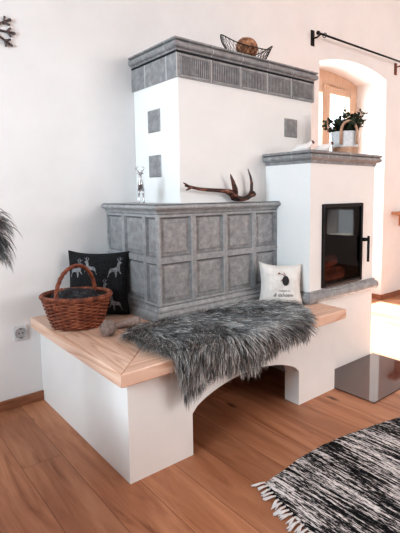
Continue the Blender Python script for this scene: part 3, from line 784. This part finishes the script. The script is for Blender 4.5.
for s in (-1,1):
    w.tube([(s*.004,-.016,.166),(s*.011,-.015,.172),(s*.017,-.015,.181),(s*.015,-.015,.192),(s*.009,-.015,.199)],[.0026,.0026,.0024,.0022,.001],6)
    w.tube([(s*.016,-.015,.179),(s*.022,-.015,.186),(s*.023,-.015,.194)],[.002,.002,.0008],6)
    w.tube([(s*.015,-.015,.191),(s*.020,-.015,.198)],[.0018,.0008],6)
    w.tube([(s*.010,-.015,.172),(s*.004,-.018,.180)],[.002,.0008],6)
link('antlers', w, M['chrome'], dg_, smooth=True)

# ------------------------------------------------------------------ shed antler
w=MB(); AY=2.0
def A(x,z,y=0): return (x,AY+y,z)
w.tube([A(1.405,1.176,-.02),A(1.44,1.168,-.02),A(1.50,1.158,-.015),A(1.56,1.153,-.01),A(1.63,1.150,-.005),A(1.70,1.146,0),A(1.735,1.138,0),A(1.765,1.120,0),A(1.80,1.101,0),A(1.84,1.098,0),A(1.875,1.105,0),A(1.905,1.122,0),A(1.925,1.128,0),A(1.937,1.122,0)],
       [.006,.008,.0085,.010,.0105,.013,.019,.021,.017,.0145,.015,.0155,.019,.012],12)
w.tube([A(1.45,1.167,-.02),A(1.425,1.160,-.03),A(1.395,1.150,-.04)],[.007,.0065,.0025],8)
w.tube([A(1.43,1.170,-.02),A(1.405,1.185,-.02),A(1.392,1.190,-.02)],[.006,.005,.002],8)
w.tube([A(1.775,1.128,-.005),A(1.768,1.158,-.01),A(1.752,1.195,-.012),A(1.738,1.225,-.012),A(1.733,1.244,-.01)],[.017,.016,.0115,.007,.002],10)
w.tube([A(1.893,1.115,0),A(1.905,1.15,-.005),A(1.903,1.19,-.01),A(1.893,1.232,-.01),A(1.876,1.278,-.005)],[.012,.010,.009,.0065,.002],10)
w.tube([A(1.74,1.135,0),A(1.77,1.102,.012),A(1.80,1.094,.02)],[.014,.013,.01],8)
solo('shed_antler', w, M['antler'],'branching reddish brown antler lying on the tiled chamber top','antler',(1.8,AY,ZK),smooth=True)

# ------------------------------------------------------------------ wire bowl on the crown + woven ball
ZCR=1.9473
wb=thing('wire_bowl','black wire bowl with upswept pointed ends on the grey crown moulding','bowl',(1.975,2.10,ZCR),rot=(0,0,math.radians(-6)))
w=MB()
def rim(t):  # closed pointed boat rim
    a=2*PI*t; x=.195*math.cos(a); y=.085*math.sin(a)*(abs(math.sin(a))**.35); z=.052+.062*abs(math.cos(a))**3.0
    return Vector((x,y,z))
w.tube([rim(i/64) for i in range(65)],.0032,6,cap=False)
w.tube([Vector((.13*math.cos(a),.055*math.sin(a),.003)) for a in [2*PI*i/40 for i in range(41)]],.0028,6,cap=False)
br=link('wire_rim', w, M['black_metal'], wb, smooth=True)
w=MB()
for i in range(34):
    t=i/34; p=rim(t); a=2*PI*t; q=Vector((.13*math.cos(a+.25),.055*math.sin(a+.25),.003)); q2=Vector((.13*math.cos(a-.25),.055*math.sin(a-.25),.003))
    w.tube([p,p.lerp(q,.5)+Vector((0,0,-.003)),q],.0013,4); w.tube([p,p.lerp(q2,.5)+Vector((0,0,-.003)),q2],.0013,4)
link('wire_mesh', w, M['black_metal'], wb)
w=MB(); w.ball((0,0,0),1,30,20,(.074,.062,.060),lambda d:1+.04*noise.noise(d*5)+.03*math.sin(d.x*26+d.z*8)*math.sin(d.z*22))
w.v=[(a,b,c+.066) for a,b,c in w.v]
o=link('woven_ball', w, M['bread'], smooth=True); o.location=(1.972,2.10,ZCR+.004); tag(o,'brown textured oval ball resting in the black wire bowl','ball')

# ------------------------------------------------------------------ planter basket with plant on the firebox cornice
ZQ=1.3752
pc=(2.575,1.80)
pt=thing('planter','white and tan woven planter with rope handles on the firebox cornice','planter',(pc[0],pc[1],ZQ),rot=(0,0,math.radians(-40)))
w=MB(); 
w.lathe([(0,.002),(.076,.002),(.080,.008)]+[(.080+.004*(i/8)+.0012*(i%2),.008+.042*i/8) for i in range(9)],n=36)
lo=link('lower_weave', w, M['wicker_pale'], pt, smooth=True)
w=MB(); w.lathe([(.0845,.050)]+[(.0855+.006*i/14+.0012*(i%2),.052+.098*i/14) for i in range(15)]+[(.086,.150),(.084,.13),(0,.13)],n=36)
up=link('upper_weave', w, M['pot_white'], pt, smooth=True)
w=MB(); w.lathe([(0,.139),(.085,.137)],n=24); link('soil', w, M['soil'], pt)
for s in (-1,1):
    w=MB(); pts=[(.052,s*.089,.062),(.052,s*.094,.12)]
    for i in range(13):
        a=PI*i/12; pts.append((.052*math.cos(a),s*(.094-.004*math.sin(a)),.135+.075*math.sin(a)))
    pts+= [(-.052,s*.094,.12),(-.052,s*.089,.062)]
    w.tube(pts,.0092,8); link('handle', w, M['wicker_pale'], pt, smooth=True)
pl=thing('leafy_plant','dark green bushy plant growing from the white and tan planter','plant',(pc[0],pc[1],ZQ+.139))
w=MB(); ws=MB(); rnd=random.Random(3)
def leaf(w,p,d,L,wd_):
    d=d.normalized(); s=d.cross(Vector((rnd.uniform(-1,1),rnd.uniform(-1,1),rnd.uniform(-.3,1)))).normalized(); n=d.cross(s)
    P=[p,p+d*L*.3+s*wd_*.8,p+d*L*.62+s*wd_,p+d*L-n*L*.15,p+d*L*.62-s*wd_,p+d*L*.3-s*wd_*.8,p+d*L*.5+n*wd_*.3]
    w.add(P,[(0,1,6),(1,2,6),(2,3,6),(3,4,6),(4,5,6),(5,0,6)])
for k in range(44):
    a=rnd.uniform(0,2*PI); o=rnd.uniform(0,.065); lean=rnd.uniform(.1,1.15); L=rnd.uniform(.07,.16)
    if lean>.8: L*=.85
    p0=Vector((o*math.cos(a),o*math.sin(a),0)); dr_=Vector((math.cos(a)*lean,math.sin(a)*lean,1)).normalized()
    pts=[p0]
    for i in range(5): dr_=(dr_+Vector((rnd.gauss(0,.12),rnd.gauss(0,.12),-.05))).normalized(); pts.append(pts[-1]+dr_*L/5)
    ws.tube(pts,[.0022,.002,.0018,.0016,.0013,.001],4)
    for i in range(1,6):
        for _ in range(4):
            leaf(w,pts[i],Vector((rnd.gauss(0,1),rnd.gauss(0,1),rnd.gauss(.25,.7))),rnd.uniform(.018,.032),rnd.uniform(.006,.010))
link('foliage', w, M['leaf'], pl, fix=False); link('stems', ws, M['stem'], pl)

# two small birds
def bird(label,x,y,rz,s=1):
    r=thing('bird_figurine',label,'figurine',(x,y,ZQ),rot=(0,0,rz),group='white birds on the firebox cornice')
    w=MB(); w.tube([(-.075*s,0,.006*s),(-.055*s,0,.012*s),(-.035*s,0,.020*s),(-.01*s,0,.026*s),(.015*s,0,.030*s),(.030*s,0,.038*s),(.042*s,0,.050*s),(.050*s,0,.055*s),(.058*s,0,.054*s)],
                  [.003*s,.007*s,.015*s,.0235*s,.024*s,.018*s,.012*s,.0105*s,.004*s],14); link('body', w, M['birdwhite'], r, smooth=True)
    w=MB(); w.ball((.054*s,0,.058*s),.0105*s,10,8); w.tube([(.055*s,0,.058*s),(.068*s,0,.054*s)],[.006*s,.002*s],6); link('beak', w, M['beak'], r, smooth=True)
    w=MB(); w.ball((.0,0,.044*s),.001,10,8,(26*s,13*s,7*s)); link('wing', w, M['birdwhite'], r, smooth=True)
bird('white bird figurine on cornice left corner, farther from the planter',2.19,1.835,math.radians(-35),1.1)
bird('white bird figurine on cornice nearest the planter',2.335,1.80,math.radians(-35),1.1)

# ------------------------------------------------------------------ curtain rod
cr_=thing('curtain_rod','black iron curtain rod on wall brackets above the arched window niche','curtain rod',(3.75,YW,2.4),world=True)
RY=YW-.085; 
w=MB(); w.tube([(3.09,RY,2.428),(5.4,RY,2.428)],.0085,10); rd_=link('rod', w, M['black_metal'], cr_, smooth=True)
w=MB(); w.ball((3.075,RY,2.428),.017,12,8); link('finial', w, M['black_metal'], cr_, smooth=True)
w=MB(); w.tube([Vector((3.16,RY,2.428))+Vector((0,.018*math.cos(a),.018*math.sin(a)))+Vector((.0,0,-.002)) for a in [2*PI*i/18 for i in range(19)]],.0035,6,cap=False)
link('curtain_ring', w, M['black_metal'], cr_, smooth=True)
w=MB(); w.box(3.085,3.125,YW-.008,YW-.0005,2.35,2.475); w.tube([(3.105,YW-.006,2.41),(3.105,YW-.05,2.408),(3.105,RY,2.422)],.007,8); link('bracket', w, M['black_metal'], cr_)
w=MB(); w.box(4.42,4.46,YW-.008,YW-.0005,2.325,2.44); w.tube([(4.44,YW-.006,2.40),(4.44,YW-.05,2.402),(4.44,RY,2.422)],.007,8); link('bracket', w, M['rust_metal'], cr_)

# ------------------------------------------------------------------ wall socket
so=thing('wall_socket','white round wall socket in square plate left of the bench','socket',(.684,YW-.0005,.40))
w=MB(); w.box(-.036,.036,-.009,0,-.038,.038); fp=link('face_plate', w, M['plastic'], so, bevel=.003)
w=MB(); 
n=24; 
for (r0,y0_,r1,y1_) in ((.030,-.0092,.030,-.0125),(.030,-.0125,.026,-.0125),(.026,-.0125,.024,-.0095),(.024,-.0095,.0,-.0095)):
    for k in range(n):
        a=2*PI*k/n;b=2*PI*(k+1)/n
        w.quad((r0*math.cos(a),y0_,r0*math.sin(a)),(r0*math.cos(b),y0_,r0*math.sin(b)),(r1*math.cos(b),y1_,r1*math.sin(b)),(r1*math.cos(a),y1_,r1*math.sin(a)))
link('socket_well', w, simple('socket_shade',(.42,.41,.41),.5), so, parent=fp)
w=MB()
for s in (-1,1): w.tube([(s*.0095,-.0097,0),(s*.0095,-.0105,0)],.0042,10)
for s in (-1,1): w.box(-.003,.003,-.013,-.0098,s*.024-.003,s*.024+.003)
link('pin_holes', w, M['socket_dark'], so, parent=fp)

# ------------------------------------------------------------------ snowflake ornament at the left edge
sf=thing('snowflake_ornament','brown branching snowflake ornament hanging on the wall at the top left',"ornament",(.612,YW-.012,1.947))
w=MB()
for k in range(12):
    a=2*PI*k/12
    def Pp(r,o=0): return (r*math.cos(a)-o*math.sin(a),0,r*math.sin(a)+o*math.cos(a))
    if k%6 in (2,3,4): w.tube([Pp(0),Pp(.075)],[.0055,.0045],6); continue
    w.tube([Pp(0),Pp(.122)],[.0055,.0062],6)
    for s in (-1,1):
        w.tube([Pp(.088),Pp(.108,s*.022)],.0055,6)
    w.ball(Pp(.122),.0085,8,6)
link('branches', w, M['snow'], sf, smooth=True)
w=MB(); w.ball((0,0,0),.012,12,8,(1,.5,1)); w.tube([(0,.004,0),(0,.0119,0)],.004,6); link('hub', w, M['snow'], sf, smooth=True)

# ------------------------------------------------------------------ wall shelf at the right edge
sh=thing('wall_shelf','wooden wall shelf board at the right edge, mostly cut off','shelf',(4.6,YW,.9),world=True)
w=MB(); w.box(4.44,5.4,2.40,YW-.001,.895,.922); sb=link('shelf_board', w, M['shelf_wood'], sh, bevel=.004)
for x in (4.60,5.2):
    w=MB(); w.box(x,x+.02,2.43,YW-.001,.77,.894); link('shelf_bracket', w, M['shelf_wood'], sh)

# ------------------------------------------------------------------ chair with fur at the left edge
ch=thing('dining_chair','red-brown wooden chair mostly outside the left edge of the photo','chair',(.05,1.42,0),world=True)
def leg(x,y,z1):
    w=MB(); w.tube([(x,y,0),(x,y,z1*.5),(x,y,z1)],[.014,.018,.02],8); link('leg', w, M['red_wood'], ch, smooth=True)
leg(-.24,1.20,.44); leg(.17,1.20,.44)
for x in (-.24,.298):
    w=MB(); w.tube([(x,1.60,0),(x,1.61,.45),(x,1.64,.84),(x,1.66,1.12)],[.014,.019,.018,.014],8); link('leg', w, M['red_wood'], ch, smooth=True)
w=MB(); w.box(-.27,.21,1.17,1.62,.44,.47); link('seat', w, M['red_wood'], ch, bevel=.008)
w=MB(); w.box(-.24,.298,1.635,1.66,1.00,1.10); w.box(-.24,.298,1.625,1.645,.68,.74); link('backrest', w, M['red_wood'], ch, bevel=.006)
ft=thing('fur_throw','pale grey fur draped over the chair back at the left edge','throw',(.16,1.65,1.06),world=True)
w=MB(); g=[]; nx_=14
for i in range(nx_+1):
    x=-.15+.53*i/nx_
    for j in range(13):
        t=j/12; a=(t-.5)*2
        if abs(a)<.3: p=Vector((x,1.65+.03*a/.3,1.132-.008*(a/.3)**2))
        else: p=Vector((x,1.65+(.032+.01*abs(a))*(1 if a>0 else -1),1.122-(abs(a)-.3)*.14))
        if i>nx_-3: p.z-= .02*(i-nx_+3)**1.2
        g.append(p)
w.add(g,[(i*13+j,(i+1)*13+j,(i+1)*13+j+1,i*13+j+1) for i in range(nx_) for j in range(12)]); link('hide', w, simple('pale_hide',(.15,.15,.15),.9), ft, smooth=True)
sr=[]
for _ in range(420):
    i=random.randrange(nx_+1); j=random.randrange(13); p=g[i*13+j]; a=(j/12-.5)*2
    n=Vector((.0,(-.9 if a<0 else .9) if abs(a)>.3 else a*2,.8 if abs(a)<.4 else .2)); tone=random.uniform(.2,1)
    if i>=nx_-2: n.x+=.9
    d0=(n.normalized()*.5+Vector((random.gauss(.1,.25),random.gauss(0,.2),-.15)))
    for _ in range(16):
        q=p+Vector((random.gauss(0,.012),random.gauss(0,.006),random.gauss(0,.012))); dv=(d0+Vector((random.gauss(0,.12),random.gauss(0,.12),random.gauss(0,.12)))).normalized(); pts=[q]; l=random.uniform(.05,.085)
        for s in range(4): dv=(dv+Vector((0,0,-.5))).normalized(); q=q+dv*l/4; pts.append(q)
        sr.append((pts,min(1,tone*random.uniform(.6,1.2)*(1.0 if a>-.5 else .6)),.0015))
fur_object('fur', sr, M['fur_pale'], ft)

# ------------------------------------------------------------------ lights
def area(name, loc, target, size, size_y, power, col, spread=PI):
    l=bpy.data.lights.new(name,'AREA'); l.shape='RECTANGLE'; l.size=size; l.size_y=size_y; l.energy=power; l.color=col; l.spread=spread
    o=bpy.data.objects.new(name,l); C.objects.link(o); o.location=loc
    o.rotation_euler=(Vector(target)-Vector(loc)).to_track_quat('-Z','Y').to_euler(); return o
area('daylight_from_room_behind',(3.3,-2.9,2.1),(2.2,2.2,1.3),2.6,1.6,92,(1.0,.98,.97))
area('daylight_from_left_windows',(-1.5,1.15,1.6),(1.4,1.75,1.35),1.3,1.2,37,(.74,.90,1.0),math.radians(110))
area('added_sky_panel_small_window',(6.6,-.9,.68),(6,-.9,.68),.9,.9,6,(.9,.97,1))  # added sky panel, brightens the opening mirrored in the fire door
area('daylight_outside_glazed_door',(3.74,3.35,1.45),(3.74,2.5,1.3),2.0,2.9,150,(.86,.97,1.0))
s=bpy.data.lights.new('sun','SUN'); s.energy=42; s.angle=math.radians(.6); s.color=(1,.95,.86)
so_=bpy.data.objects.new('sun',s); C.objects.link(so_); so_.rotation_euler=Vector((-1,0.0,-.5)).to_track_quat('-Z','Y').to_euler(); so_.location=(8,1,3)
wd_=bpy.data.worlds.new('world'); bpy.context.scene.world=wd_; wd_.use_nodes=True; bg=wd_.node_tree.nodes['Background']
bg.inputs[0].default_value=(.90,.95,1.0,1); bg.inputs[1].default_value=3.0

# ------------------------------------------------------------------ camera
cx,cy,f=225.4678,240.9698,451.514
fwd=Vector((0.64388438,0.75796773,-0.1043926)); rt=Vector((0.76144274,-0.64816084,-0.00961667)); upv=Vector((0.07495232,0.07329697,0.99448967))
cd=bpy.data.cameras.new('camera'); cam=bpy.data.objects.new('camera',cd); C.objects.link(cam)
m=Matrix((( rt.x,upv.x,-fwd.x,0),(rt.y,upv.y,-fwd.y,0),(rt.z,upv.z,-fwd.z,0),(0,0,0,1))); cam.matrix_world=Matrix.Translation((0,0,1.45*.78))@m
cd.sensor_fit='HORIZONTAL'; cd.sensor_width=36; cd.lens=f*36/400; cd.shift_x=(200-cx)/400; cd.shift_y=(cy-266.5)/400; cd.clip_start=.01
bpy.context.scene.camera=cam
vs_=bpy.context.scene.view_settings; vs_.view_transform='Standard'; vs_.look='Medium High Contrast'; vs_.exposure=-.04; vs_.gamma=1
for o in bpy.data.objects:
    if '_w' in o: del o['_w']
